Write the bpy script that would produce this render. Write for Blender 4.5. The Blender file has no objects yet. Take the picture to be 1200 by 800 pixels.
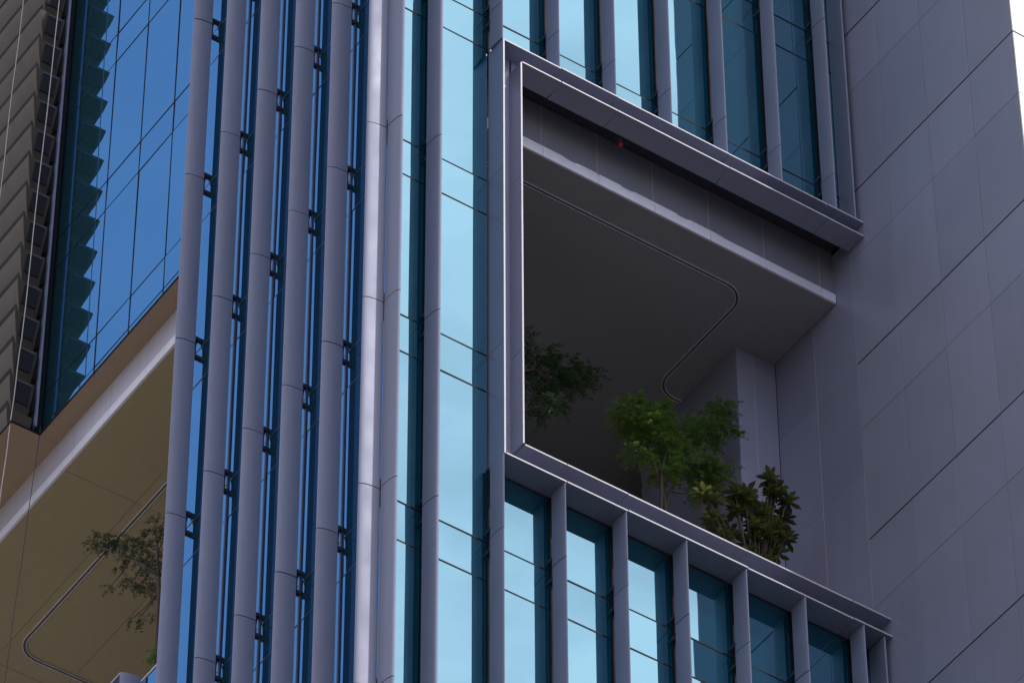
import bpy, bmesh, math, random
from mathutils import Vector, Matrix
R = math.radians
random.seed(7)
SC = bpy.context.scene
COL = SC.collection
ZO = 63.8            # height of the reference floor level above the ground (m)
TOP = 21.0           # built height above the reference level
L = 9.669            # x of the panel clad wing

# ------------------------------------------------------------------ materials
def mat(name):
    m = bpy.data.materials.new(name); m.use_nodes = True
    nt = m.node_tree
    return m, nt, nt.nodes['Principled BSDF']

def N(nt, t, **kw):
    n = nt.nodes.new(t)
    for k, v in kw.items():
        if k.startswith('i_'):
            n.inputs[k[2:].replace('_', ' ')].default_value = v
        else:
            setattr(n, k, v)
    return n

def paint(name, col, rough=.4, metal=0., var=.06, scale=1.3, island=.05, bump=0., spec=.5, streak=.05):
    m, nt, b = mat(name)
    tc = N(nt, 'ShaderNodeTexCoord')
    no = N(nt, 'ShaderNodeTexNoise', i_Scale=scale, i_Detail=5., i_Roughness=.6)
    nt.links.new(tc.outputs['Object'], no.inputs['Vector'])
    mp = N(nt, 'ShaderNodeMapping'); mp.inputs['Scale'].default_value = (7, 7, .35)
    st = N(nt, 'ShaderNodeTexNoise', i_Scale=1.2, i_Detail=4., i_Roughness=.65)
    nt.links.new(tc.outputs['Object'], mp.inputs['Vector']); nt.links.new(mp.outputs['Vector'], st.inputs['Vector'])
    ge = N(nt, 'ShaderNodeNewGeometry')
    def rng(sock, amt):
        r = N(nt, 'ShaderNodeMapRange'); r.inputs['To Min'].default_value = 1-amt; r.inputs['To Max'].default_value = 1+amt
        nt.links.new(sock, r.inputs['Value']); return r.outputs['Result']
    a = rng(no.outputs['Fac'], var*2); c = rng(ge.outputs['Random Per Island'], island); d = rng(st.outputs['Fac'], streak*2)
    m1 = N(nt, 'ShaderNodeMath', operation='MULTIPLY'); nt.links.new(a, m1.inputs[0]); nt.links.new(c, m1.inputs[1])
    m2 = N(nt, 'ShaderNodeMath', operation='MULTIPLY'); nt.links.new(m1.outputs[0], m2.inputs[0]); nt.links.new(d, m2.inputs[1])
    vm = N(nt, 'ShaderNodeVectorMath', operation='SCALE'); vm.inputs[0].default_value = col
    nt.links.new(m2.outputs[0], vm.inputs['Scale'])
    nt.links.new(vm.outputs[0], b.inputs['Base Color'])
    rr = rng(no.outputs['Fac'], .35)
    mr = N(nt, 'ShaderNodeMath', operation='MULTIPLY'); mr.inputs[1].default_value = rough
    nt.links.new(rr, mr.inputs[0]); nt.links.new(mr.outputs[0], b.inputs['Roughness'])
    b.inputs['Metallic'].default_value = metal
    b.inputs['Specular IOR Level'].default_value = spec
    if bump:
        n2 = N(nt, 'ShaderNodeTexNoise', i_Scale=1.1, i_Detail=1.)
        nt.links.new(tc.outputs['Object'], n2.inputs['Vector'])
        bp = N(nt, 'ShaderNodeBump', i_Strength=bump, i_Distance=.05)
        nt.links.new(n2.outputs['Fac'], bp.inputs['Height']); nt.links.new(bp.outputs['Normal'], b.inputs['Normal'])
    return m

def glass(name, tint, body, mixf=.9):
    """coated solar glass: tinted mirror reflection over a dark body colour, faintly wavy"""
    m = bpy.data.materials.new(name); m.use_nodes = True
    nt = m.node_tree; nt.nodes.clear()
    out = N(nt, 'ShaderNodeOutputMaterial')
    gl = N(nt, 'ShaderNodeBsdfGlossy'); gl.inputs['Color'].default_value = (*tint, 1); gl.inputs['Roughness'].default_value = .012
    di = N(nt, 'ShaderNodeBsdfDiffuse'); di.inputs['Color'].default_value = (*body, 1)
    tc = N(nt, 'ShaderNodeTexCoord')
    n2 = N(nt, 'ShaderNodeTexNoise', i_Scale=.55, i_Detail=1.5)
    nt.links.new(tc.outputs['Object'], n2.inputs['Vector'])
    bp = N(nt, 'ShaderNodeBump', i_Strength=.055, i_Distance=.03)
    nt.links.new(n2.outputs['Fac'], bp.inputs['Height']); nt.links.new(bp.outputs['Normal'], gl.inputs['Normal'])
    mx = N(nt, 'ShaderNodeMixShader'); mx.inputs[0].default_value = mixf
    nt.links.new(di.outputs[0], mx.inputs[1]); nt.links.new(gl.outputs[0], mx.inputs[2]); nt.links.new(mx.outputs[0], out.inputs[0])
    return m

M = {}
M['fin'] = paint('fin_paint', (.265, .28, .38), .66, .3, streak=.03)
M['plate'] = paint('frame_paint', (.29, .30, .395), .42, .4, streak=.03)
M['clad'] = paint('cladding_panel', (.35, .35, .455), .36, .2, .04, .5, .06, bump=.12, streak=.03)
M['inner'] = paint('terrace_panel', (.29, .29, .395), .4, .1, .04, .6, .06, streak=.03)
M['joint'] = paint('joint_dark', (.05, .05, .065), .6)
M['joint_light'] = paint('joint_sealant', (.43, .42, .47), .6)
M['soffit'] = paint('grey_soffit', (.27, .27, .295), .55, 0, .05, .6, .02)
M['soffit_w'] = paint('bronze_soffit', (.38, .33, .21), .55, 0, .05, .5, .02)
M['lip'] = paint('bronze_lip', (.315, .235, .165), .5, 0, .05, .8, .03)
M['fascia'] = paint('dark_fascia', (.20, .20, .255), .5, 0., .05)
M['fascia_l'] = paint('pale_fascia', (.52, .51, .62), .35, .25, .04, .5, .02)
M['trim'] = paint('trim_paint', (.74, .73, .84), .4, .1)
M['edge'] = paint('white_edge', (.50, .50, .56), .4)  # sunlight on the frame edges put into a whiter colour; also the white sill line
M['mullion'] = paint('mullion_paint', (.075, .08, .14), .5)
M['front'] = paint('white_cladding', (.84, .83, .82), .35, 0, .03, .5, .03)  # sunlight on the wing front painted into a whiter colour
M['gasket'] = paint('gasket_black', (.012, .014, .02), .7, spec=.08)
M['bracket'] = paint('bracket_dark', (.05, .05, .07), .6, spec=.15)
M['louver'] = paint('louver_bronze', (.085, .066, .047), .45, 0., .07, 2., .05, spec=.25)
M['vent_hood'] = paint('vent_hood', (.11, .105, .13), .5)  # paler tone painting the lit line at the top of each recess
M['groove'] = paint('groove_grey', (.10, .095, .10), .7)
M['vent'] = paint('vent_dark', (.03, .027, .033), .6, spec=.2)  # shade between and under the louver blades put into a dark colour
M['mass'] = paint('core_dark', (.05, .05, .06), .8)
M['floor'] = paint('terrace_stone', (.32, .30, .27), .8)
M['ground'] = paint('ground_paving', (.065, .063, .06), .9, 0, .2, .05)
M['plaza'] = paint('plaza_paving', (.27, .235, .18), .85, 0, .12, .08)
M['glass_r'] = glass('solar_glass_teal', (.122, .238, .318), (.0, .20, .30), .89)
M['glass_l'] = glass('solar_glass_blue', (.080, .24, .535), (.08, .24, .28), .85)
M['rope_l'] = paint('pale_rope', (.62, .55, .52), .7)
M['rope_d'] = paint('dark_cable', (.05, .05, .055), .6)
M['red'] = paint('red_plastic', (.22, .008, .02), .35)
M['bark'] = paint('tree_bark', (.075, .052, .042), .85, 0, .2, 9.)

def leafmat(name, c1, c2):
    m, nt, b = mat(name)
    ge = N(nt, 'ShaderNodeNewGeometry')
    cr = N(nt, 'ShaderNodeValToRGB')
    cr.color_ramp.elements[0].color = (*c1, 1); cr.color_ramp.elements[1].color = (*c2, 1)
    cr.color_ramp.elements[0].position = .15
    nt.links.new(ge.outputs['Random Per Island'], cr.inputs[0]); nt.links.new(cr.outputs[0], b.inputs['Base Color'])
    b.inputs['Roughness'].default_value = .5
    tr = N(nt, 'ShaderNodeBsdfTranslucent'); nt.links.new(cr.outputs[0], tr.inputs[0])
    mx = N(nt, 'ShaderNodeMixShader'); mx.inputs[0].default_value = .42
    out = [n for n in nt.nodes if n.type == 'OUTPUT_MATERIAL'][0]
    nt.links.new(b.outputs[0], mx.inputs[1]); nt.links.new(tr.outputs[0], mx.inputs[2]); nt.links.new(mx.outputs[0], out.inputs[0])
    return m
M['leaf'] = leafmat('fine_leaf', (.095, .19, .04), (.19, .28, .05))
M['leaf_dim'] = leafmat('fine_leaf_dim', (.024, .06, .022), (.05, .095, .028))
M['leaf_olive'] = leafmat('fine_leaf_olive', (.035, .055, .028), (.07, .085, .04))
M['leaf_big'] = leafmat('broad_leaf', (.045, .07, .022), (.13, .14, .032))

# ------------------------------------------------------------------ mesh helpers
def box(bm, x0, x1, y0, y1, z0, z1):
    vs = [bm.verts.new(p) for p in ((x0,y0,z0),(x1,y0,z0),(x1,y1,z0),(x0,y1,z0),(x0,y0,z1),(x1,y0,z1),(x1,y1,z1),(x0,y1,z1))]
    for f in ((0,3,2,1),(4,5,6,7),(0,1,5,4),(1,2,6,5),(2,3,7,6),(3,0,4,7)):
        bm.faces.new([vs[i] for i in f])
    return vs

def prism(bm, pts, z0, z1):
    a = [bm.verts.new((x, y, z0)) for x, y in pts]; b = [bm.verts.new((x, y, z1)) for x, y in pts]
    n = len(pts)
    for i in range(n):
        bm.faces.new((a[i], a[(i+1) % n], b[(i+1) % n], b[i]))
    bm.faces.new(a[::-1]); bm.faces.new(b)

def tube(bm, pts, rad, seg=8):
    rings = []
    for i, p in enumerate(pts):
        p = Vector(p)
        d = (Vector(pts[min(i+1, len(pts)-1)]) - Vector(pts[max(i-1, 0)])).normalized()
        u = d.cross(Vector((.3, .9, .2))).normalized(); v = d.cross(u)
        r = rad[i] if isinstance(rad, (list, tuple)) else rad
        rings.append([bm.verts.new(p + (u*math.cos(2*math.pi*k/seg) + v*math.sin(2*math.pi*k/seg))*r) for k in range(seg)])
    for a, b in zip(rings, rings[1:]):
        for k in range(seg):
            bm.faces.new((a[k], a[(k+1) % seg], b[(k+1) % seg], b[k]))
    bm.faces.new(rings[0][::-1]); bm.faces.new(rings[-1])

def obj(name, bm, m, parent=None, loc=(0,0,0), smooth=False, bevel=0., site=True):
    """link a bmesh as one object; site coordinates (z measured from the reference floor) unless site=False"""
    bmesh.ops.recalc_face_normals(bm, faces=bm.faces[:])
    me = bpy.data.meshes.new(name); bm.to_mesh(me); bm.free()
    me.materials.append(m)
    o = bpy.data.objects.new(name, me); COL.objects.link(o)
    if smooth:
        for p in me.polygons: p.use_smooth = True
    if parent is not None:
        o.parent = parent
        if site and parent.type == 'EMPTY':
            o.location = Vector((0, 0, ZO)) - parent.location + Vector(loc)
        else:
            o.location = loc
    else:
        o.location = Vector(loc) + (Vector((0, 0, ZO)) if site else Vector())
    if bevel:
        b = o.modifiers.new('bevel', 'BEVEL'); b.width = bevel; b.segments = 2; b.limit_method = 'ANGLE'; b.angle_limit = R(40)
    return o

def thing(name, label, cat, loc, group=None):
    o = bpy.data.objects.new(name, None); COL.objects.link(o)
    o.location = loc; o.empty_display_size = .5
    o['label'] = label; o['category'] = cat
    if group: o['group'] = group
    return o

def tag(o, label, cat, group=None, kind=None):
    if label: o['label'] = label
    if cat: o['category'] = cat
    if group: o['group'] = group
    if kind: o['kind'] = kind

def copy_part(src, dloc, parent):
    c = src.copy(); COL.objects.link(c); c.parent = parent; c.location = src.location + Vector(dloc)
    for ch in src.children:
        d = ch.copy(); COL.objects.link(d); d.parent = c
    return c

# ------------------------------------------------------------------ ground
bm = bmesh.new(); s = 3000
bm.faces.new([bm.verts.new(p) for p in ((-s,-s,0),(s,-s,0),(s,s,0),(-s,s,0))])
g = obj('ground', bm, M['ground'], site=False); g['kind'] = 'structure'
bm = bmesh.new()
bm.faces.new([bm.verts.new(p) for p in ((-420,4,.004),(-3,4,.004),(-3,420,.004),(-420,420,.004))])
g = obj('plaza', bm, M['plaza'], site=False); g['kind'] = 'structure'  # unseen pale paving, added to bounce warm light onto the left ceiling

# ------------------------------------------------------------------ the tower
tower = thing('office_tower', 'glass office tower with lavender grey vertical fins and a framed open sky garden', 'tower', (5, 6, 0))

# opaque core masses behind the glass
bm = bmesh.new()
Zb = -ZO
box(bm, .508, 2.29, .03, 6.04, Zb, TOP)                 # corner room shaft
box(bm, 2.292, L-.004, .52, 6.04, 7.13, TOP)            # above the opening, right face
box(bm, 2.30, L-.004, .034, .515, 7.14, TOP-.01)
box(bm, 2.292, L-.004, .034, 20, Zb, -2.47)             # below the opening
box(bm, .508, 2.288, 6.05, 20, Zb, -2.48)
box(bm, .80, L-.004, 6.33, 20, 7.02, TOP)               # above the left opening
box(bm, .82, L-.004, 6.045, 6.325, 7.03, TOP-.02)
core = obj('core_wall', bm, M['mass'], tower)

def lens(depth, half, n=9):
    """fin section: tip at 0 growing to full width at depth; returns (along, across) points"""
    a = []
    for i in range(n):
        t = math.pi/2*i/(n-1)
        a.append((depth*(1-math.cos(t)), half*math.sin(t)))
    pts = [(s_, -h) for s_, h in a[::-1]] + [(s_, h) for s_, h in a[1:]]
    return pts

def fin_mesh(facing, depth, half, z0, z1, seed):
    rnd = random.Random(seed)
    bm = bmesh.new()
    cuts = [z0] + [k*4. for k in range(-30, 12) if z0+.05 < k*4. < z1-.05] + [z1]
    for a, b in zip(cuts, cuts[1:]):
        j = rnd.uniform(-.003, .003)
        pts = [((h+j), s_) if facing == 'r' else (s_, -h+j) for s_, h in lens(depth, half)]
        prism(bm, pts, a + (.009 if a != z0 else 0), b - (.009 if b != z1 else 0))
    # dark sleeve inside the joints
    pts = [((h*.8), s_*.8+depth*.1) if facing == 'r' else (s_*.8+depth*.1, -h*.8) for s_, h in lens(depth, half, 6)]
    return bm, pts

def smooth_by_angle(o, ang=35):
    me = o.data
    for p in me.polygons: p.use_smooth = True
    try:
        me.set_sharp_from_angle(angle=R(ang))
    except Exception:
        pass

def brackets(parent, facing, z0, z1, depth):
    """pairs of dark clamps that hold the fin off the glass at each floor"""
    k0 = math.ceil((z0+.3)/4.)
    while k0*4. < z1-.3:
        bm = bmesh.new()
        for dz in (.20, -.22):
            if facing == 'r':
                box(bm, -.036, .036, depth-.01, depth+.125, k0*4+dz-.034, k0*4+dz+.034)
            else:
                box(bm, depth-.01, depth+.125, -.036, .036, k0*4+dz-.034, k0*4+dz+.034)
        if facing == 'r':
            tube(bm, [(0, depth+.05, k0*4-.2), (0, depth+.05, k0*4+.2)], .018, 6)
            tube(bm, [(-.03, depth+.02, k0*4-.2), (.03, depth+.10, k0*4+.2)], .008, 5)
        else:
            tube(bm, [(depth+.05, 0, k0*4-.2), (depth+.05, 0, k0*4+.2)], .018, 6)
            tube(bm, [(depth+.02, -.03, k0*4-.2), (depth+.10, .03, k0*4+.2)], .008, 5)
        obj('bracket', bm, M['bracket'], parent)
        k0 += 1

def make_fin(facing, x, y, depth, half, z0, z1, seed):
    bm, pts = fin_mesh(facing, depth, half, z0, z1, seed)
    o = obj('vertical_fin', bm, M['fin'], tower, (x, y, 0)); smooth_by_angle(o)
    bm = bmesh.new(); prism(bm, pts, z0+.01, z1-.01)
    obj('fin_joint_sleeve', bm, M['joint'], o)
    brackets(o, facing, z0, z1, depth)
    return o

ZLO, ZHI = -10., 19.6
for k in range(6):                       # left face: the corner fin and five more
    make_fin('l', 0, 1.15*k, .33, .085, ZLO, ZHI, k)
for k in range(6, 9):                    # below the left sky garden
    make_fin('l', 0, 1.15*k, .33, .085, ZLO, -2.56, k)
FX = [2.31 + 1.1345*k for k in range(7)]     # fin centre lines on the right face
make_fin('r', .385, -.455, .33, .07, ZLO, ZHI, 20)
make_fin('r', 1.125, -.455, .33, .07, ZLO, ZHI, 21)
for i, fx in enumerate(FX):
    make_fin('r', fx, -.455, .33, .036, 7.10, ZHI, 30+i)
    make_fin('r', fx, -.455, .33, .036, ZLO, -2.455, 50+i)

# ---- curtain wall windows
def window(axis, pos, a0, a1, z0, z1, m, seed, thick=.03, mull=.028, tr=.016):
    """one bay of one floor: vision pane and spandrel pane; frame bars as a sub-part. axis 'r': glass in the plane y=pos, 'l': x=pos"""
    rnd = random.Random(seed)
    fl = math.floor(z0/4.+1e-4)*4.
    cuts = [z0] + [c for c in (fl+3.2,) if z0+.1 < c < z1-.1] + [z1]
    bm = bmesh.new()
    for za, zb in zip(cuts, cuts[1:]):
        b0, b1, c0, c1 = a0+mull*.6, a1-mull*.6, za+.012, zb-.012
        vs = box(bm, b0, b1, pos-.0, pos+thick, c0, c1) if axis == 'r' else box(bm, pos, pos+thick, b0, b1, c0, c1)
        t1, t2 = rnd.uniform(-.0026, .0026), rnd.uniform(-.003, .003)
        for v in vs:                       # panes never sit perfectly true
            q = v.co.x if axis == 'r' else v.co.y
            d = t1*((q-b0)/(b1-b0)-.5)*2 + t2*((v.co.z-c0)/(c1-c0)-.5)*2
            if axis == 'r': v.co.y += d
            else: v.co.x += d
    o = obj('window', bm, m, tower)
    bm = bmesh.new()
    f0, f1 = (pos-.022, pos+.012) if mull > .02 else (pos-.006, pos+.012)
    bars = [(a0-mull, a0+mull, z0, z1), ]
    zz = [c for c in cuts[:-1]]
    for (p0, p1, q0, q1) in bars:
        if axis == 'r': box(bm, p0, p1, f0, f1, q0, q1)
        else: box(bm, f0, f1, p0, p1, q0, q1)
    for c in zz:
        if axis == 'r': box(bm, a0+mull, a1-mull, pos-.004, pos+.014, c-tr, c+tr)
        else: box(bm, pos-.004, pos+.014, a0+mull, a1-mull, c-tr, c+tr)
    obj('window_frame', bm, M['gasket'] if axis == 'r' or mull < .02 else M['mullion'], o)

GR, GL, GB = -.02, .458, .74
seed = 100
bays_r = [.50, 1.125] + FX + [L-.03]
for i in range(len(bays_r)-1):
    a0, a1 = bays_r[i], bays_r[i+1]
    if i < 2: spans = [(4.*k, 4.*k+4) for k in range(-2, 4)]
    else: spans = [(7.12, 8.), (8., 12.), (12., 16.), (-4., -2.47), (-8., -4.)]
    for z0, z1 in spans:
        seed += 1; window('r', GR, a0, a1, z0, z1, M['glass_r'], seed)
bays_l = [-.0, 1.15, 2.30, 3.45, 4.60, 6.0]
for a0, a1 in zip(bays_l, bays_l[1:]):
    for k in range(-2, 5):
        seed += 1; window('l', GL, a0, a1, 4.*k, 4.*k+4, M['glass_l'], seed, mull=.0201, tr=.009)
bays_b = [6.06, 7.58, 8.72, 9.86, 11.62]
for a0, a1 in zip(bays_b, bays_b[1:]):
    for z0, z1 in ((7.04, 8.), (8., 12.), (12., 16.), (16., 20.)):
        seed += 1; window('l', GB, a0, a1, z0, z1, M['glass_l'], seed, mull=.013, tr=.011)
# lower block under the left sky garden
for a0, a1 in ((6.02, 6.88), (6.88, 8.05), (8.05, 9.2)):
    seed += 1; window('l', GL, a0, a1, -6., -2.46, M['glass_l'], seed)

# corner post and blank strips that close the glass skin
bm = bmesh.new(); box(bm, .455, .50, -.04, .0, ZLO, ZHI)
obj('corner_post', bm, M['gasket'], tower)
bm = bmesh.new(); box(bm, .43, .80, 6.005, 6.05, 7.0, ZHI); box(bm, .43, 2.3, 6.052, 6.09, -2.4, 7.0)
obj('end_return', bm, M['fascia_l'], tower)
for z0, z1 in ((7.12, ZHI), (ZLO, -2.47)):
    for x0, x1, y0 in ((L-.15, L-.115, -.42), (L-.07, L-.045, -.30)):
        bm = bmesh.new(); box(bm, x0, x1, y0, -.03, z0, z1)
        obj('closing_strip', bm, M['plate'], tower)

# ---- the stepped frame round the right sky garden
def plate_run(name, cuts, y0, y1, z0, z1, seed):
    rnd = random.Random(seed)
    bm = bmesh.new()
    for a, b in zip(cuts, cuts[1:]):
        j, w = rnd.uniform(-.006, .006), rnd.uniform(-.005, .005)
        box(bm, a+.006, b-.006, y0+w, y1, z0+j, z1+j)
    o = obj(name, bm, M['plate'], tower, bevel=.003)
    rnd = random.Random(seed); bm = bmesh.new()
    for a, b in zip(cuts, cuts[1:]):
        j, w = rnd.uniform(-.006, .006), rnd.uniform(-.005, .005)
        box(bm, a+.006, b-.006, y0+w-.006, y0+w-.001, z0+j+.002, z1+j-.002)
    obj('edge_trim', bm, M['edge'], o)  # thin whiter strip painting the sunlight on the plate fronts
    return o
jx = [FX[1]+.03, FX[2]+.03, FX[4]+.03, FX[6]-.2, L-.003]
plate_run('frame_plate', [2.345] + jx, -.455, -.03, 7.062, 7.095, 1)      # outer top
plate_run('frame_plate', [2.690] + jx, -.455, -.03, 6.722, 6.755, 2)      # inner top
plate_run('frame_plate', [2.345] + jx, -.455, -.03, -2.445, -2.412, 3)    # outer bottom
plate_run('frame_plate', [2.690] + jx, -.455, .30, -2.083, -2.050, 4)     # inner bottom
for x0, za, zb in ((2.310, -2.45, 7.098), (2.655, -2.05, 6.72)):
    bm = bmesh.new()
    zc = [za] + [c for c in (-0., 4.) if za < c < zb] + [zb]
    for a, b in zip(zc, zc[1:]):
        box(bm, x0, x0+.032, -.455, -.03, a+.004, b-.004)
    o = obj('frame_plate', bm, M['plate'], tower, bevel=.003)
    bm = bmesh.new(); box(bm, x0+.002, x0+.030, -.461, -.456, za+.006, zb-.004)
    obj('edge_trim', bm, M['edge'], o)  # sunlight painted along the front of the upright
bm = bmesh.new()                          # the recess between the two frames
box(bm, 2.344, 2.653, -.135, -.10, -2.40, 7.05)
box(bm, 2.69, L-.004, -.135, -.10, -2.40, -2.09)
box(bm, 2.69, L-.004, -.135, -.10, 6.765, 7.05)
obj('frame_recess', bm, M['plate'], tower)

# ---- right sky garden
bm = bmesh.new(); box(bm, 2.3, L-.004, .41, 6.26, 5.853, 6.0)
obj('terrace_ceiling', bm, M['soffit'], tower)
bm = bmesh.new()
fx = [2.4, 3.68, 4.80, 5.93, 7.07, 8.21, 9.37, L-.004]
for a, b in zip(fx, fx[1:]): box(bm, a+.007, b-.007, .442, .48, 6.065, 7.12)
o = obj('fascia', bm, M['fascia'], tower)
bm = bmesh.new(); box(bm, 2.4, L-.004, .445, .50, 6.06, 7.12); obj('fascia_backing', bm, M['joint_light'], o)
bm = bmesh.new()
for a, b in zip(fx, fx[1:]): box(bm, a+.004, b-.004, .400, .440, 5.850, 6.06)
obj('ceiling_edge_trim', bm, M['trim'], tower)
bm = bmesh.new(); box(bm, 2.3, 14, 6.27, 6.32, -2.4, 7.0); obj('partition_wall', bm, M['soffit'], tower)  # added so that the two terraces are lit separately
bm = bmesh.new(); box(bm, 2.3, L-.004, .31, 6.26, -2.465, -2.40); box(bm, 1.0, L-.004, 6.33, 20, -2.465, -2.40)
obj('terrace_floor', bm, M['floor'], tower)
bm = bmesh.new(); box(bm, 2.69, L-.004, .02, .30, -2.40, -2.085); obj('planter_kerb', bm, M['plate'], tower)

def arc(cx, cy, r, a0, a1, n=10):
    return [(cx+r*math.cos(R(a0+(a1-a0)*i/n)), cy+r*math.sin(R(a0+(a1-a0)*i/n))) for i in range(n+1)]

def ribbon(bm, path, off, w, z0, z1):
    """a flat bar following a plan path, offset sideways"""
    P = [Vector(p) for p in path]
    rows = []
    for i, p in enumerate(P):
        d = (P[min(i+1, len(P)-1)] - P[max(i-1, 0)]).normalized(); n = Vector((-d.y, d.x))
        rows.append((p + n*(off-w/2), p + n*(off+w/2)))
    for (a, b), (c, d) in zip(rows, rows[1:]):
        lo = [bm.verts.new((q.x, q.y, z0)) for q in (a, b, d, c)]; hi = [bm.verts.new((q.x, q.y, z1)) for q in (a, b, d, c)]
        bm.faces.new(lo[::-1]); bm.faces.new(hi)
        for i in range(4): bm.faces.new((lo[i], lo[(i+1) % 4], hi[(i+1) % 4], hi[i]))

def track(path, zc):
    bm = bmesh.new()
    for off in (-.03, .03): ribbon(bm, path, off, .010, zc-.022, zc-.001)
    o = obj('ceiling_track', bm, M['trim'], tower)
    bm = bmesh.new(); ribbon(bm, path, 0, .048, zc-.006, zc-.002)
    obj('track_groove', bm, M['groove'], o)
track([(2.35, 1.06), (5.0, 1.06), (7.7, 1.06)] + arc(7.87, 1.48, .42, -90, 0) + [(8.29, 2.4), (8.29, 3.2)]
      + arc(8.69, 3.37, .40, 180, 90) + [(8.845, 3.77)], 5.853)

def panels(axis, pos, acuts, zcuts, ajoint, zjoint, thick, m, backm, name, parent, jz_thin=None, back=.012):
    """cladding sheets with open joints; axis 'x': sheet in the plane x=pos facing -x, 'y': plane y=pos facing -y"""
    rnd = random.Random(hash(name) % 1000 if False else len(acuts)*7+len(zcuts))
    bm = bmesh.new()
    for a, b in zip(acuts, acuts[1:]):
        for c, d in zip(zcuts, zcuts[1:]):
            jc, jd = zjoint(c), zjoint(d)
            j = rnd.uniform(-.0015, .0015)
            if axis == 'x': vs = box(bm, pos+j, pos+thick, a+ajoint, b-ajoint, c+jc, d-jd)
            else: vs = box(bm, a+ajoint, b-ajoint, pos+j, pos+thick, c+jc, d-jd)
    o = obj(name, bm, m, parent, bevel=.002)
    bm = bmesh.new()
    if axis == 'x': box(bm, pos+back, pos+thick+.01, acuts[0]+ajoint*1.2, acuts[-1]-ajoint*1.2, zcuts[0]+.02, zcuts[-1]-.02)
    else: box(bm, acuts[0]+ajoint*1.2, acuts[-1]-ajoint*1.2, pos+back, pos+thick+.01, zcuts[0]+.02, zcuts[-1]-.02)
    obj('joint_backing', bm, backm, o)
    return o

# core block at the back of the right terrace
zj = lambda z: .004
panels('y', 2.16, [8.852, 9.215, L+.006], [-2.4, 5.85], .004, zj, .03, M['inner'], M['joint_light'], 'lift_core_front', tower, back=.002)
panels('x', 8.85, [2.164, 3.37, 4.98], [-2.4, 5.848], .005, zj, .03, M['inner'], M['joint'], 'lift_core_side', tower)
bm = bmesh.new(); box(bm, 8.895, L-.004, 2.205, 4.975, -2.4, 5.85); obj('lift_core', bm, M['mass'], tower)

# ---- left sky garden
bm = bmesh.new()
xc = [.985, 2.42, 3.85, 5.4, 7.5, L-.004]; yc = [6.33, 11.1, 16.0, 20]
for a, b in zip(xc, xc[1:]):
    for c, d in zip(yc, yc[1:]): box(bm, a+.004, b-.004, c+.004, d-.004, 5.853, 5.95)
o = obj('terrace_ceiling', bm, M['soffit_w'], tower); o['label'] = 'warm beige terrace ceiling at the left'
bm = bmesh.new(); box(bm, .99, L-.01, 6.34, 19.99, 5.87, 6.0); obj('joint_backing', bm, M['joint'], o)
track([(2.62, 6.4), (2.62, 10.), (2.62, 15.0)] + arc(3.06, 15.1, .44, 180, 90)[::1] + [(5, 15.54), (9.5, 15.54)], 5.853)
bm = bmesh.new()
yf = [6.1, 7.2, 8.38, 9.58, 10.8, 12.1, 13.3, 14.5, 16, 18, 20]
for a, b in zip(yf, yf[1:]): box(bm, .962, .99, a+.005, b-.005, 6.065, 6.735)
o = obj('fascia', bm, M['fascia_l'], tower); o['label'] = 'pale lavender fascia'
bm = bmesh.new(); box(bm, .9645, 1.0, 6.1, 20, 6.07, 6.73); obj('fascia_backing', bm, M['joint_light'], o)
bm = bmesh.new()
for a, b in zip(yf, yf[1:]): box(bm, .935, .983, a+.004, b-.004, 5.850, 6.06)
obj('ceiling_edge_trim', bm, M['trim'], tower)
def prism_y(bm, pts, y0, y1):
    a = [bm.verts.new((x, y0, z)) for x, z in pts]; b = [bm.verts.new((x, y1, z)) for x, z in pts]
    n = len(pts)
    for i in range(n): bm.faces.new((a[i], a[(i+1) % n], b[(i+1) % n], b[i]))
    bm.faces.new(a[::-1]); bm.faces.new(b)
bm = bmesh.new()                          # splayed lip below the blue glass, wider under the louvres
prism_y(bm, [(.605, 6.74), (.985, 6.74), (.985, 7.03), (.79, 7.03), (.74, 7.03), (.605, 6.765)], 6.055, 11.40)
box(bm, .02, .985, 11.404, 20, 6.74, 6.772)
box(bm, .45, .983, 11.75, 20, 6.774, 7.02)
o = obj('lip_soffit', bm, M['lip'], tower)
bm = bmesh.new(); box(bm, .588, .603, 6.05, 11.385, 6.736, 6.775); box(bm, .004, .603, 11.387, 11.402, 6.736, 6.778); box(bm, .002, .018, 11.404, 20, 6.736, 6.775)
obj('lip_edge', bm, M['gasket'], o)
# sill of the left opening
bm = bmesh.new(); box(bm, .015, GL-.01, 6.93, 20, -2.555, -2.52)
obj('sill_plate', bm, M['plate'], tower)
bm = bmesh.new(); box(bm, GL-.012, GL+.03, 6.10, 20, -2.45, -2.41)
obj('sill_plate', bm, M['edge'], tower)

# ------------------------------------------------------------------ panel clad wing on the right
wing = thing('side_wing', 'blank wing clad in large lavender grey metal panels beside the sky garden', 'building wing', (13, 6, 0))
zc = sorted([4.*k for k in range(-4, 8)] + [4.*k+2.48 for k in range(-4, 7)])
zc = [z for z in zc if -16.1 < z]
wj = lambda z: .020 if abs(z/4.-round(z/4.)) < .01 else .005
yc = [-4.63, -3.48, -2.33, -1.18, -.034]
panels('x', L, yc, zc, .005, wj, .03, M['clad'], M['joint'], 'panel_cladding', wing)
panels('x', L+.004, [-.028, 1.08, 2.155], [-2.4, 1.52, 4.0, 7.05], .006, lambda z: .004, .03, M['inner'], M['joint_light'], 'terrace_panel', wing, back=.003)
bm = bmesh.new(); box(bm, L+.005, L+.03, -.0375, -.0235, -2.05, 6.715)
obj('corner_sealant', bm, M['joint_light'], wing)
xc = [L+.002] + [L+1.2*k for k in range(1, 7)]
panels('y', -4.665, xc, zc, .005, wj, .03, M['front'], M['joint'], 'front_cladding', wing)
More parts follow.
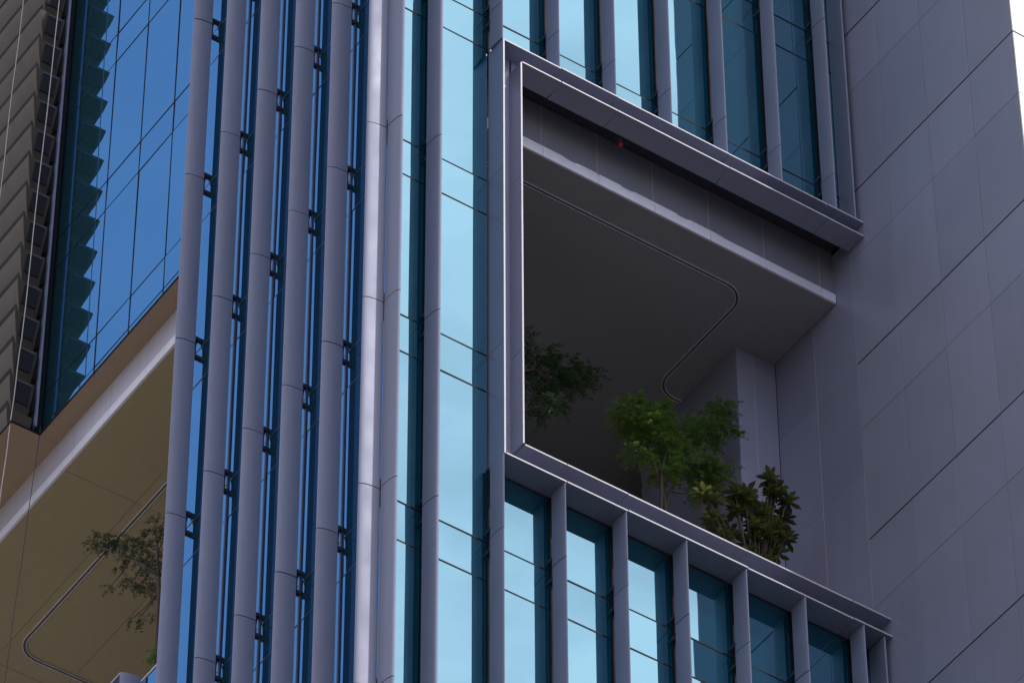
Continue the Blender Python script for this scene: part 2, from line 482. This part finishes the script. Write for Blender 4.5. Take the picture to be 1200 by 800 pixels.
bm = bmesh.new(); box(bm, L+.045, 16.85, -4.62, 20, Zb, 27.9); obj('wing_body', bm, M['mass'], wing)

# ------------------------------------------------------------------ louvred bay on the far left
bay = thing('louvered_bay', 'bronze louvered bay projecting beside the blue glass', 'louvered bay', (.4, 15, 0))
bm = bmesh.new(); box(bm, .24, .79, 11.78, 20, 7.04, TOP); obj('bay_body', bm, M['joint'], bay)
XT, YT = -.045, 11.50
FACE = [(0, 0)]
for i in range(9):                         # face bows from near upright at the tip to well under at the foot
    t = R(9+19*(i+.5)/9); FACE.append((FACE[-1][0]+math.sin(t)*.857/9, FACE[-1][1]-math.cos(t)*.857/9))
def blade(z, keep=7):
    """mitred saw-tooth blade: flat ledge on top, bowed face slanting in and down to the next ledge; runs along the bay and returns at its end"""
    bm = bmesh.new()
    fc = FACE[:keep+1]
    prof = [(0, 0), (.262, 0), (.262, fc[-1][1]+.05)] + fc[:0:-1]
    A = [bm.verts.new((XT+d, 20, z+h)) for d, h in prof]
    B = [bm.verts.new((XT+d, YT+d, z+h)) for d, h in prof]
    C = [bm.verts.new((.47, YT+d, z+h)) for d, h in prof]
    n = len(prof)
    for P, Q in ((A, B), (B, C)):
        for i in range(n): bm.faces.new((P[i], P[(i+1) % n], Q[(i+1) % n], Q[i]))
    bm.faces.new(A); bm.faces.new(C[::-1])
    return bm
def f(d):
    for (x1_, z1_), (x2_, z2_) in zip(FACE, FACE[1:]):
        if -z1_ <= d <= -z2_: return YT + x1_ + (x2_-x1_)*(d+z1_)/(z1_-z2_)
    return YT + FACE[-1][0]
def slanted(bm, x0, x1, z, d0, d1, out, thick=.02):
    """plate lying on the slanting end face between depths d0 and d1 below the tip"""
    vs = [bm.verts.new(p) for p in ((x0, f(d0)-out, z-d0), (x1, f(d0)-out, z-d0), (x1, f(d1)-out, z-d1), (x0, f(d1)-out, z-d1),
                                    (x0, f(d0)+thick, z-d0), (x1, f(d0)+thick, z-d0), (x1, f(d1)+thick, z-d1), (x0, f(d1)+thick, z-d1))]
    for q in ((0,1,2,3),(7,6,5,4),(0,4,5,1),(1,5,6,2),(2,6,7,3),(3,7,4,0)): bm.faces.new([vs[i] for i in q])
o = obj('louver_blade', blade(7.17, 4), M['louver'], bay); smooth_by_angle(o, 25)
z = 7.17 + .8145
while z < 20.5:
    o = obj('louver_blade', blade(z), M['louver'], bay); smooth_by_angle(o, 25)
    bm = bmesh.new(); box(bm, XT+.012, .46, YT+.012, 20, z+.001, z+.006)
    obj('ledge', bm, M['gasket'], o)  # added black cover, keeps bounce light off the face above
    bm = bmesh.new()                      # dark strip painting the shade at the foot of the long face
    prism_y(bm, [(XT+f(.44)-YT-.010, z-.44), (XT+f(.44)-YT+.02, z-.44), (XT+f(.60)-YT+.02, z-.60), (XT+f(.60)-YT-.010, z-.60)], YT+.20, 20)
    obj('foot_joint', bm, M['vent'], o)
    bm = bmesh.new(); box(bm, .475, .50, YT+.03, YT+.25, z-.62, z-.03)
    obj('slot', bm, M['gasket'], o)
    bm = bmesh.new(); slanted(bm, .11, .41, z, .09, .46, .022)
    obj('vent_box', bm, M['vent'], o)  # dark plate painting the shade in the recess below the ledge above
    bm = bmesh.new(); slanted(bm, .12, .42, z, .055, .085, .03)
    obj('vent_hood', bm, M['vent_hood'], o)  # paler strip painting the lit line over that shade
    z += .8145
bm = bmesh.new(); box(bm, .545, .585, YT+.015, YT+.30, 7.05, 20.4)
obj('edge_trim', bm, M['fin'], bay)
bm = bmesh.new(); box(bm, .59, .72, YT+.10, YT+.28, 7.045, 20.4); box(bm, .50, .545, YT+.08, YT+.28, 7.045, 20.4)
obj('corner_gap', bm, M['gasket'], bay)

# ------------------------------------------------------------------ ropes and small things
def rope(label, pts, r, m, group):
    bm = bmesh.new()
    P = []
    for a, b in zip(pts, pts[1:]):
        for i in range(12):
            t = i/12; P.append(tuple(a[j]+(b[j]-a[j])*t for j in range(3)))
    P.append(pts[-1])
    P = [(p[0]+.006*math.sin(i*1.3), p[1]+.006*math.sin(i*.9+1), p[2]) for i, p in enumerate(P)]
    tube(bm, P, r, 6)
    o = obj('rope', bm, m); tag(o, label, 'rope', group); return o
rope('pale rope hanging in front of the louvers nearest the blue glass', [(.26, 11.27, 20.8), (.08, 11.40, 8.83), (-.02, 11.50, 4.74), (-.3, 11.8, -12)], .009, M['rope_l'], 'ropes hanging down the left facade')
rope('pale rope hanging across the long louver blades at the edge of the picture', [(-.08, 12.05, 22), (-.11, 12.39, 13.2), (-.14, 12.9, -8)], .008, M['rope_l'], 'ropes hanging down the left facade')
rope('thin dark cable hanging from the lip across the pale fascia', [(.60, 11.40, 6.95), (.55, 11.9, 1.0), (.50, 12.6, -8)], .007, M['rope_d'], 'ropes hanging down the left facade')

sprk = thing('warning_lamp', 'small red lamp under the top plate of the sky garden', 'lamp', (5.0, .08, ZO+6.66))
bm = bmesh.new(); bmesh.ops.create_uvsphere(bm, u_segments=12, v_segments=8, radius=.055, matrix=Matrix.Translation((5.0, .06, 6.62)) @ Matrix.Diagonal((1, 1, 1.35, 1)))
obj('lamp_cover', bm, M['red'], sprk, smooth=True)
bm = bmesh.new(); tube(bm, [(5.0, .06, 6.72), (5.0, .06, 6.66)], .06, 10); tube(bm, [(4.93, .20, 6.71), (5.0, .06, 6.70)], .02, 6)
obj('lamp_base', bm, M['bracket'], sprk)

# ------------------------------------------------------------------ plants
def leaf_quad(bm, p, d, n, ln, w):
    d = d.normalized(); s_ = d.cross(n)
    if s_.length < 1e-4: s_ = d.orthogonal()
    s_.normalize()
    q = [p, p + d*ln*.45 + s_*w, p + d*ln, p + d*ln*.45 - s_*w]
    bm.faces.new([bm.verts.new(v) for v in q])

def rvec(rnd):
    while True:
        v = Vector((rnd.uniform(-1, 1), rnd.uniform(-1, 1), rnd.uniform(-1, 1)))
        if .05 < v.length < 1: return v

def feathery(name, label, base, trunks, clumps, lm, seed, back=(0, 0, 0), ln=.06, w=.012, group='feathery trees on the sky terraces', frond=(.16, .30), flat=.45, gap=.019, dense=1.):
    """fine leaved tree: stems, branchlets into each clump, fronds of paired leaflets"""
    rnd = random.Random(seed); bk = Vector(back)
    base = (base[0]+bk.x, base[1]+bk.y, base[2])
    trunks = [[tuple(Vector(p)+Vector((bk.x, bk.y, bk.z if p[2] > -2.3 else 0))) for p in tr] for tr in trunks]
    clumps = [(c[0]+bk.x, c[1]+bk.y, c[2]+bk.z, c[3], c[4]) for c in clumps]
    t = thing(name, label, 'tree', (base[0], base[1], ZO+base[2]), group)
    bt = bmesh.new(); bl = bmesh.new()
    stems = []
    for tr in trunks:
        n = len(tr); tube(bt, tr, [.045*(1-.7*i/(n-1)) for i in range(n)], 7); stems += [Vector(p) for p in tr[1:]]
        for a, b in zip(tr, tr[1:]): stems.append((Vector(a)+Vector(b))/2)
    for (cx, cy, cz, r, nf) in clumps:
        c = Vector((cx, cy, cz))
        near = min(stems, key=lambda s_: (s_-c).length + max(0, s_.z-c.z)*1.5)
        mid = (near+c)/2 + Vector((0, 0, -.05))
        tube(bt, [tuple(near), tuple(mid), tuple(c)], [.016, .010, .005], 5)
        for i in range(int(nf*dense)):
            o = rvec(rnd); o.z *= flat
            o = o*r
            p = c + o
            d = Vector((o.x, o.y, o.z*.3)) + rvec(rnd)*r*.5; d.z -= .05; d.normalize()
            fl = rnd.uniform(*frond)
            if rnd.random() < .25:
                tube(bt, [tuple(c), tuple(p)], [.004, .002], 3)
            side = d.cross(Vector((0, 0, 1)))
            if side.length < .1: side = Vector((1, 0, 0))
            side.normalize(); up = side.cross(d)
            m_ = int(fl/gap)
            for j in range(m_):
                f = j/m_
                q = p + d*fl*f + Vector((0, 0, -.10*fl*f*f*2)) + rvec(rnd)*.028
                for sg in (-1, 1):
                    ld = side*sg + d*.55 + Vector((0, 0, rnd.uniform(-.3, .15))) + rvec(rnd)*.45
                    leaf_quad(bl, q, ld, up + rvec(rnd)*.5, ln*(1-.5*f)*rnd.uniform(.8, 1.2), w)
    obj('trunk', bt, M['bark'], t, smooth=True)
    obj('crown', bl, lm, t)
    return t

feathery('feathery_tree', 'bright green feathery tree with two tufts in front of the lift core', (6.55, 1.3, -2.4),
         [[(6.58, 1.3, -2.4), (6.62, 1.28, -.6), (6.60, 1.3, .3), (6.35, 1.3, 1.2), (6.15, 1.3, 1.9)],
          [(6.52, 1.36, -2.4), (6.55, 1.34, -.4), (6.75, 1.35, .6), (7.2, 1.35, 1.5), (7.6, 1.35, 2.5)],
          [(6.62, 1.24, -2.4), (6.45, 1.2, -.2), (6.5, 1.22, .8), (6.7, 1.25, 1.7)]],
         [(6.09,1.3,2.15,.20,26),(5.83,1.25,1.80,.20,24),(6.25,1.3,1.80,.26,40),(6.55,1.35,2.25,.22,26),(6.46,1.3,1.50,.24,30),(6.08,1.3,1.10,.17,14),
          (6.05,1.28,1.62,.22,26),(6.40,1.3,2.0,.24,28),
          (6.84,1.35,1.70,.22,22),(7.08,1.35,2.12,.24,24),(6.91,1.3,1.24,.26,28),(7.26,1.3,1.48,.26,34),(7.62,1.3,1.50,.24,32),(7.45,1.3,1.22,.18,16),
          (7.65,1.35,2.85,.20,18),(7.90,1.35,3.15,.16,16),(7.86,1.35,2.65,.20,22),(7.52,1.35,2.35,.22,22),(7.30,1.35,2.35,.2,16),(6.56,1.3,.80,.16,10),(7.28,1.3,.85,.14,8),(6.7,1.25,1.0,.2,12)],
         M['leaf'], 3, ln=.055, w=.0115, gap=.016, dense=2.0, back=(.53, .70, .865))
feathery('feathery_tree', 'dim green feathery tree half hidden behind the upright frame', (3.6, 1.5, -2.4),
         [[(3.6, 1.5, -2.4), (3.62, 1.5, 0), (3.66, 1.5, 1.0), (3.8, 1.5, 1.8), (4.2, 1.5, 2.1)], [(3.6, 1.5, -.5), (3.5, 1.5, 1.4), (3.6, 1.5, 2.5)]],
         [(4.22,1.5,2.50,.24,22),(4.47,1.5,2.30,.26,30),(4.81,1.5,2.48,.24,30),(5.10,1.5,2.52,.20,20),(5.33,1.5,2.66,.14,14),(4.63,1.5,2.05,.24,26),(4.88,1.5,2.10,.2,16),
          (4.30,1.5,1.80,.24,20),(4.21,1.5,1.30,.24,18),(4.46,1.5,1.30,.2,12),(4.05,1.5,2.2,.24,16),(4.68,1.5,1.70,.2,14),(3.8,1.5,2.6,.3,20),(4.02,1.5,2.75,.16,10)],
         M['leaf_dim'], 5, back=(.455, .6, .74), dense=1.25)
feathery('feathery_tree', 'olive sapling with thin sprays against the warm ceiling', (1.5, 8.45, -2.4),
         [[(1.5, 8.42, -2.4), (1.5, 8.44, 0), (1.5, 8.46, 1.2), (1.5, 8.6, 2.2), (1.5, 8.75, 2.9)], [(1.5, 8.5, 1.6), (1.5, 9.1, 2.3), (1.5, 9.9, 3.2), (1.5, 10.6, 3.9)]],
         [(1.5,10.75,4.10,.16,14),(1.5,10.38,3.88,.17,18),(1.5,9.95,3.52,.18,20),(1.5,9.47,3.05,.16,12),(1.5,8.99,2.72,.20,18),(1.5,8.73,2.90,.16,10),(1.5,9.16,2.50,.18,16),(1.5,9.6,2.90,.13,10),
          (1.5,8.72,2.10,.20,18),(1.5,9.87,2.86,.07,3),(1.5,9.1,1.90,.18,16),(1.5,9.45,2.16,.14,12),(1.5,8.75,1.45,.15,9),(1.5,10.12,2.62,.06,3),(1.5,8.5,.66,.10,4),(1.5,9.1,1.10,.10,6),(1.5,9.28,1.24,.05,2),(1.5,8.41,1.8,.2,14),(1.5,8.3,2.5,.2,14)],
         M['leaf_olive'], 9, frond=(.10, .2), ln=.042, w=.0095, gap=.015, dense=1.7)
feathery('bush', 'small yellow green bush on the sill behind the outermost fin', (1.1, 7.75, -2.4),
         [[(1.1, 7.72, -2.4), (1.1, 7.72, -1.2)]], [(1.1,7.74,-.98,.10,10),(1.1,7.65,-1.15,.14,12),(1.1,7.70,-.85,.07,6)], M['leaf'], 11, group=None)

def broadleaf(label, base, tips, seed):
    """shrub with rosettes of broad leaves at the ends of its branches"""
    rnd = random.Random(seed)
    t = thing('broadleaf_shrub', label, 'shrub', (base[0], base[1], ZO+base[2]))
    bt = bmesh.new(); bl = bmesh.new()
    b0 = Vector(base); hub = Vector((base[0], base[1], base[2]+1.1))
    tube(bt, [tuple(b0), tuple(hub)], [.05, .04], 7)
    for (x, y, z) in tips:
        p = Vector((x, y, z)); y_off = rnd.uniform(-.18, .18); p.y += y_off
        mid = hub.lerp(p, .55) + Vector((0, 0, -.12))
        tube(bt, [tuple(hub), tuple(mid), tuple(p)], [.03, .02, .010], 6)
        for ring, (el, n, ln) in enumerate(((62, 4, .15), (34, 6, .21), (6, 7, .23), (-18, 6, .21))):
            for k in range(n):
                a = 2*math.pi*(k+.5*ring+rnd.uniform(-.2, .2))/n; e = R(el+rnd.uniform(-14, 14))
                d = Vector((math.cos(a)*math.cos(e), math.sin(a)*math.cos(e), math.sin(e)))
                l_ = ln*rnd.uniform(.75, 1.15); w = l_*.19
                s_ = d.cross(Vector((0, 0, 1))).normalized(); up = s_.cross(d)
                q0 = p + Vector((0, 0, -.035*ring))
                cs = [q0, q0+d*l_*.3+s_*w*.7-up*.004, q0+d*l_*.7+s_*w-up*.012, q0+d*l_-up*.03, q0+d*l_*.7-s_*w-up*.012, q0+d*l_*.3-s_*w*.7-up*.004, q0+d*l_*.5+up*.006]
                vs = [bl.verts.new(c) for c in cs]
                for i in range(6): bl.faces.new((vs[i], vs[(i+1) % 6], vs[6]))
    obj('trunk', bt, M['bark'], t, smooth=True); obj('crown', bl, M['leaf_big'], t, smooth=True)
broadleaf('dark broad leaved shrub leaning over the sill plate by the panel wall', (8.1, .95, -2.4),
          [(8.38,.9,1.40),(8.42,.9,1.12),(8.13,.9,.92),(8.47,.9,.84),(8.70,.9,1.05),(8.82,.9,.62),(8.45,.9,.36),(8.02,.9,.36),(7.69,.9,.36),(7.80,.9,.62),(7.30,.9,.42),(7.08,.9,.40),(7.5,.9,-.2),
           (7.92,.9,-.18),(8.25,.9,-.15),(8.51,.9,-.10),(7.25,.9,.02),(7.88,.9,.80),(8.25,.9,.10),(8.65,.9,.20),(7.6,.9,.62),(8.58,.9,.5),(8.15,.9,.55),(7.95,.9,-.42),(8.3,.9,-.4),(8.0,.9,.12),(8.4,.9,-.02),(8.75,.9,.85),(8.5,.9,1.2),(7.72,.9,.02),(8.28,.9,.62),(8.05,.9,.0),(7.45,.9,.1)], 4)

# ------------------------------------------------------------------ light, sky, camera
SUN_AZ, SUN_EL = 25., 62.        # azimuth measured from -y towards +x
az = R(SUN_AZ); el = R(SUN_EL)
sd = Vector((math.sin(az)*math.cos(el), -math.cos(az)*math.cos(el), math.sin(el)))
ld = bpy.data.lights.new('sun', 'SUN'); ld.energy = 3.1; ld.angle = R(.8); ld.color = (1., .955, .89)
lo = bpy.data.objects.new('sun', ld); COL.objects.link(lo); lo.location = (0, -40, 120)
lo.rotation_euler = sd.to_track_quat('Z', 'Y').to_euler()

w = bpy.data.worlds.new('World'); SC.world = w; w.use_nodes = True
nt = w.node_tree; nt.nodes.clear()
out = N(nt, 'ShaderNodeOutputWorld'); bg = N(nt, 'ShaderNodeBackground'); bg.inputs['Strength'].default_value = .14
sky = N(nt, 'ShaderNodeTexSky'); sky.sky_type = 'NISHITA'; sky.sun_disc = False
sky.sun_elevation = el; sky.sun_rotation = math.atan2(sd.x, sd.y)
sky.air_density = 1.0; sky.dust_density = 1.6; sky.ozone_density = 1.5
tc = N(nt, 'ShaderNodeTexCoord')
no = N(nt, 'ShaderNodeTexNoise', i_Scale=22., i_Detail=5., i_Roughness=.55)
mp = N(nt, 'ShaderNodeMapping'); mp.inputs['Scale'].default_value = (1, 1, 2.2)
nt.links.new(tc.outputs['Generated'], mp.inputs['Vector']); nt.links.new(mp.outputs['Vector'], no.inputs['Vector'])
# thin bright cloud veil on the sunny side of the sky
dt = N(nt, 'ShaderNodeVectorMath', operation='DOT_PRODUCT'); dt.inputs[1].default_value = sd
nm = N(nt, 'ShaderNodeVectorMath', operation='NORMALIZE')
nt.links.new(tc.outputs['Generated'], nm.inputs[0]); nt.links.new(nm.outputs[0], dt.inputs[0])
r1 = N(nt, 'ShaderNodeMapRange'); r1.interpolation_type = 'SMOOTHSTEP'
for k_, v_ in (('From Min', .80), ('From Max', .965), ('To Min', .065), ('To Max', .90)): r1.inputs[k_].default_value = v_
nt.links.new(dt.outputs['Value'], r1.inputs['Value'])
r2 = N(nt, 'ShaderNodeMapRange')
for k_, v_ in (('From Min', .35), ('From Max', .68), ('To Min', .66), ('To Max', 1.18)): r2.inputs[k_].default_value = v_
nt.links.new(no.outputs['Fac'], r2.inputs['Value'])
mu = N(nt, 'ShaderNodeMath', operation='MULTIPLY'); mu.use_clamp = True
nt.links.new(r1.outputs[0], mu.inputs[0]); nt.links.new(r2.outputs[0], mu.inputs[1])
d2 = N(nt, 'ShaderNodeVectorMath', operation='DOT_PRODUCT'); d2.inputs[1].default_value = Vector((-.45, .55, .70)).normalized()
nt.links.new(nm.outputs[0], d2.inputs[0])
r3 = N(nt, 'ShaderNodeMapRange'); r3.interpolation_type = 'SMOOTHSTEP'      # thinner veil added in the north west to brighten the left glass
for k_, v_ in (('From Min', .6), ('From Max', .95), ('To Min', 0.), ('To Max', .135)): r3.inputs[k_].default_value = v_
nt.links.new(d2.outputs['Value'], r3.inputs['Value'])
ad = N(nt, 'ShaderNodeMath', operation='ADD'); ad.use_clamp = True
nt.links.new(mu.outputs[0], ad.inputs[0]); nt.links.new(r3.outputs[0], ad.inputs[1]); mu = ad
mx = N(nt, 'ShaderNodeMix', data_type='RGBA'); mx.inputs['B'].default_value = (21.2, 18.8, 18.2, 1)
nt.links.new(mu.outputs[0], mx.inputs['Factor']); nt.links.new(sky.outputs[0], mx.inputs['A'])
nt.links.new(mx.outputs['Result'], bg.inputs['Color']); nt.links.new(bg.outputs[0], out.inputs[0])

focal, th, roll, yaw = 6560.692, .799501, -.00449168, .970433
fw = Vector((math.cos(th)*math.cos(yaw), math.cos(th)*math.sin(yaw), math.sin(th)))
r = fw.cross(Vector((0, 0, 1))).normalized(); u = r.cross(fw)
r2_, u2_ = r*math.cos(roll)+u*math.sin(roll), -r*math.sin(roll)+u*math.cos(roll)
cd = bpy.data.cameras.new('camera'); cam = bpy.data.objects.new('camera', cd); COL.objects.link(cam)
cd.sensor_fit = 'HORIZONTAL'; cd.sensor_width = 36; cd.lens = focal/1200*36; cd.clip_start = 1; cd.clip_end = 8000
mt = Matrix((r2_, u2_, -fw)).transposed().to_4x4(); mt.translation = Vector((-31.684, -50.33, -62.121+ZO))
cam.matrix_world = mt
SC.camera = cam
vs = SC.view_settings; vs.view_transform = 'Standard'; vs.look = 'None'; vs.exposure = .22; vs.gamma = 1; vs.use_curve_mapping = False
SC.cycles.max_bounces = 10; SC.cycles.glossy_bounces = 6; SC.cycles.diffuse_bounces = 5
SC.cycles.use_denoising = True
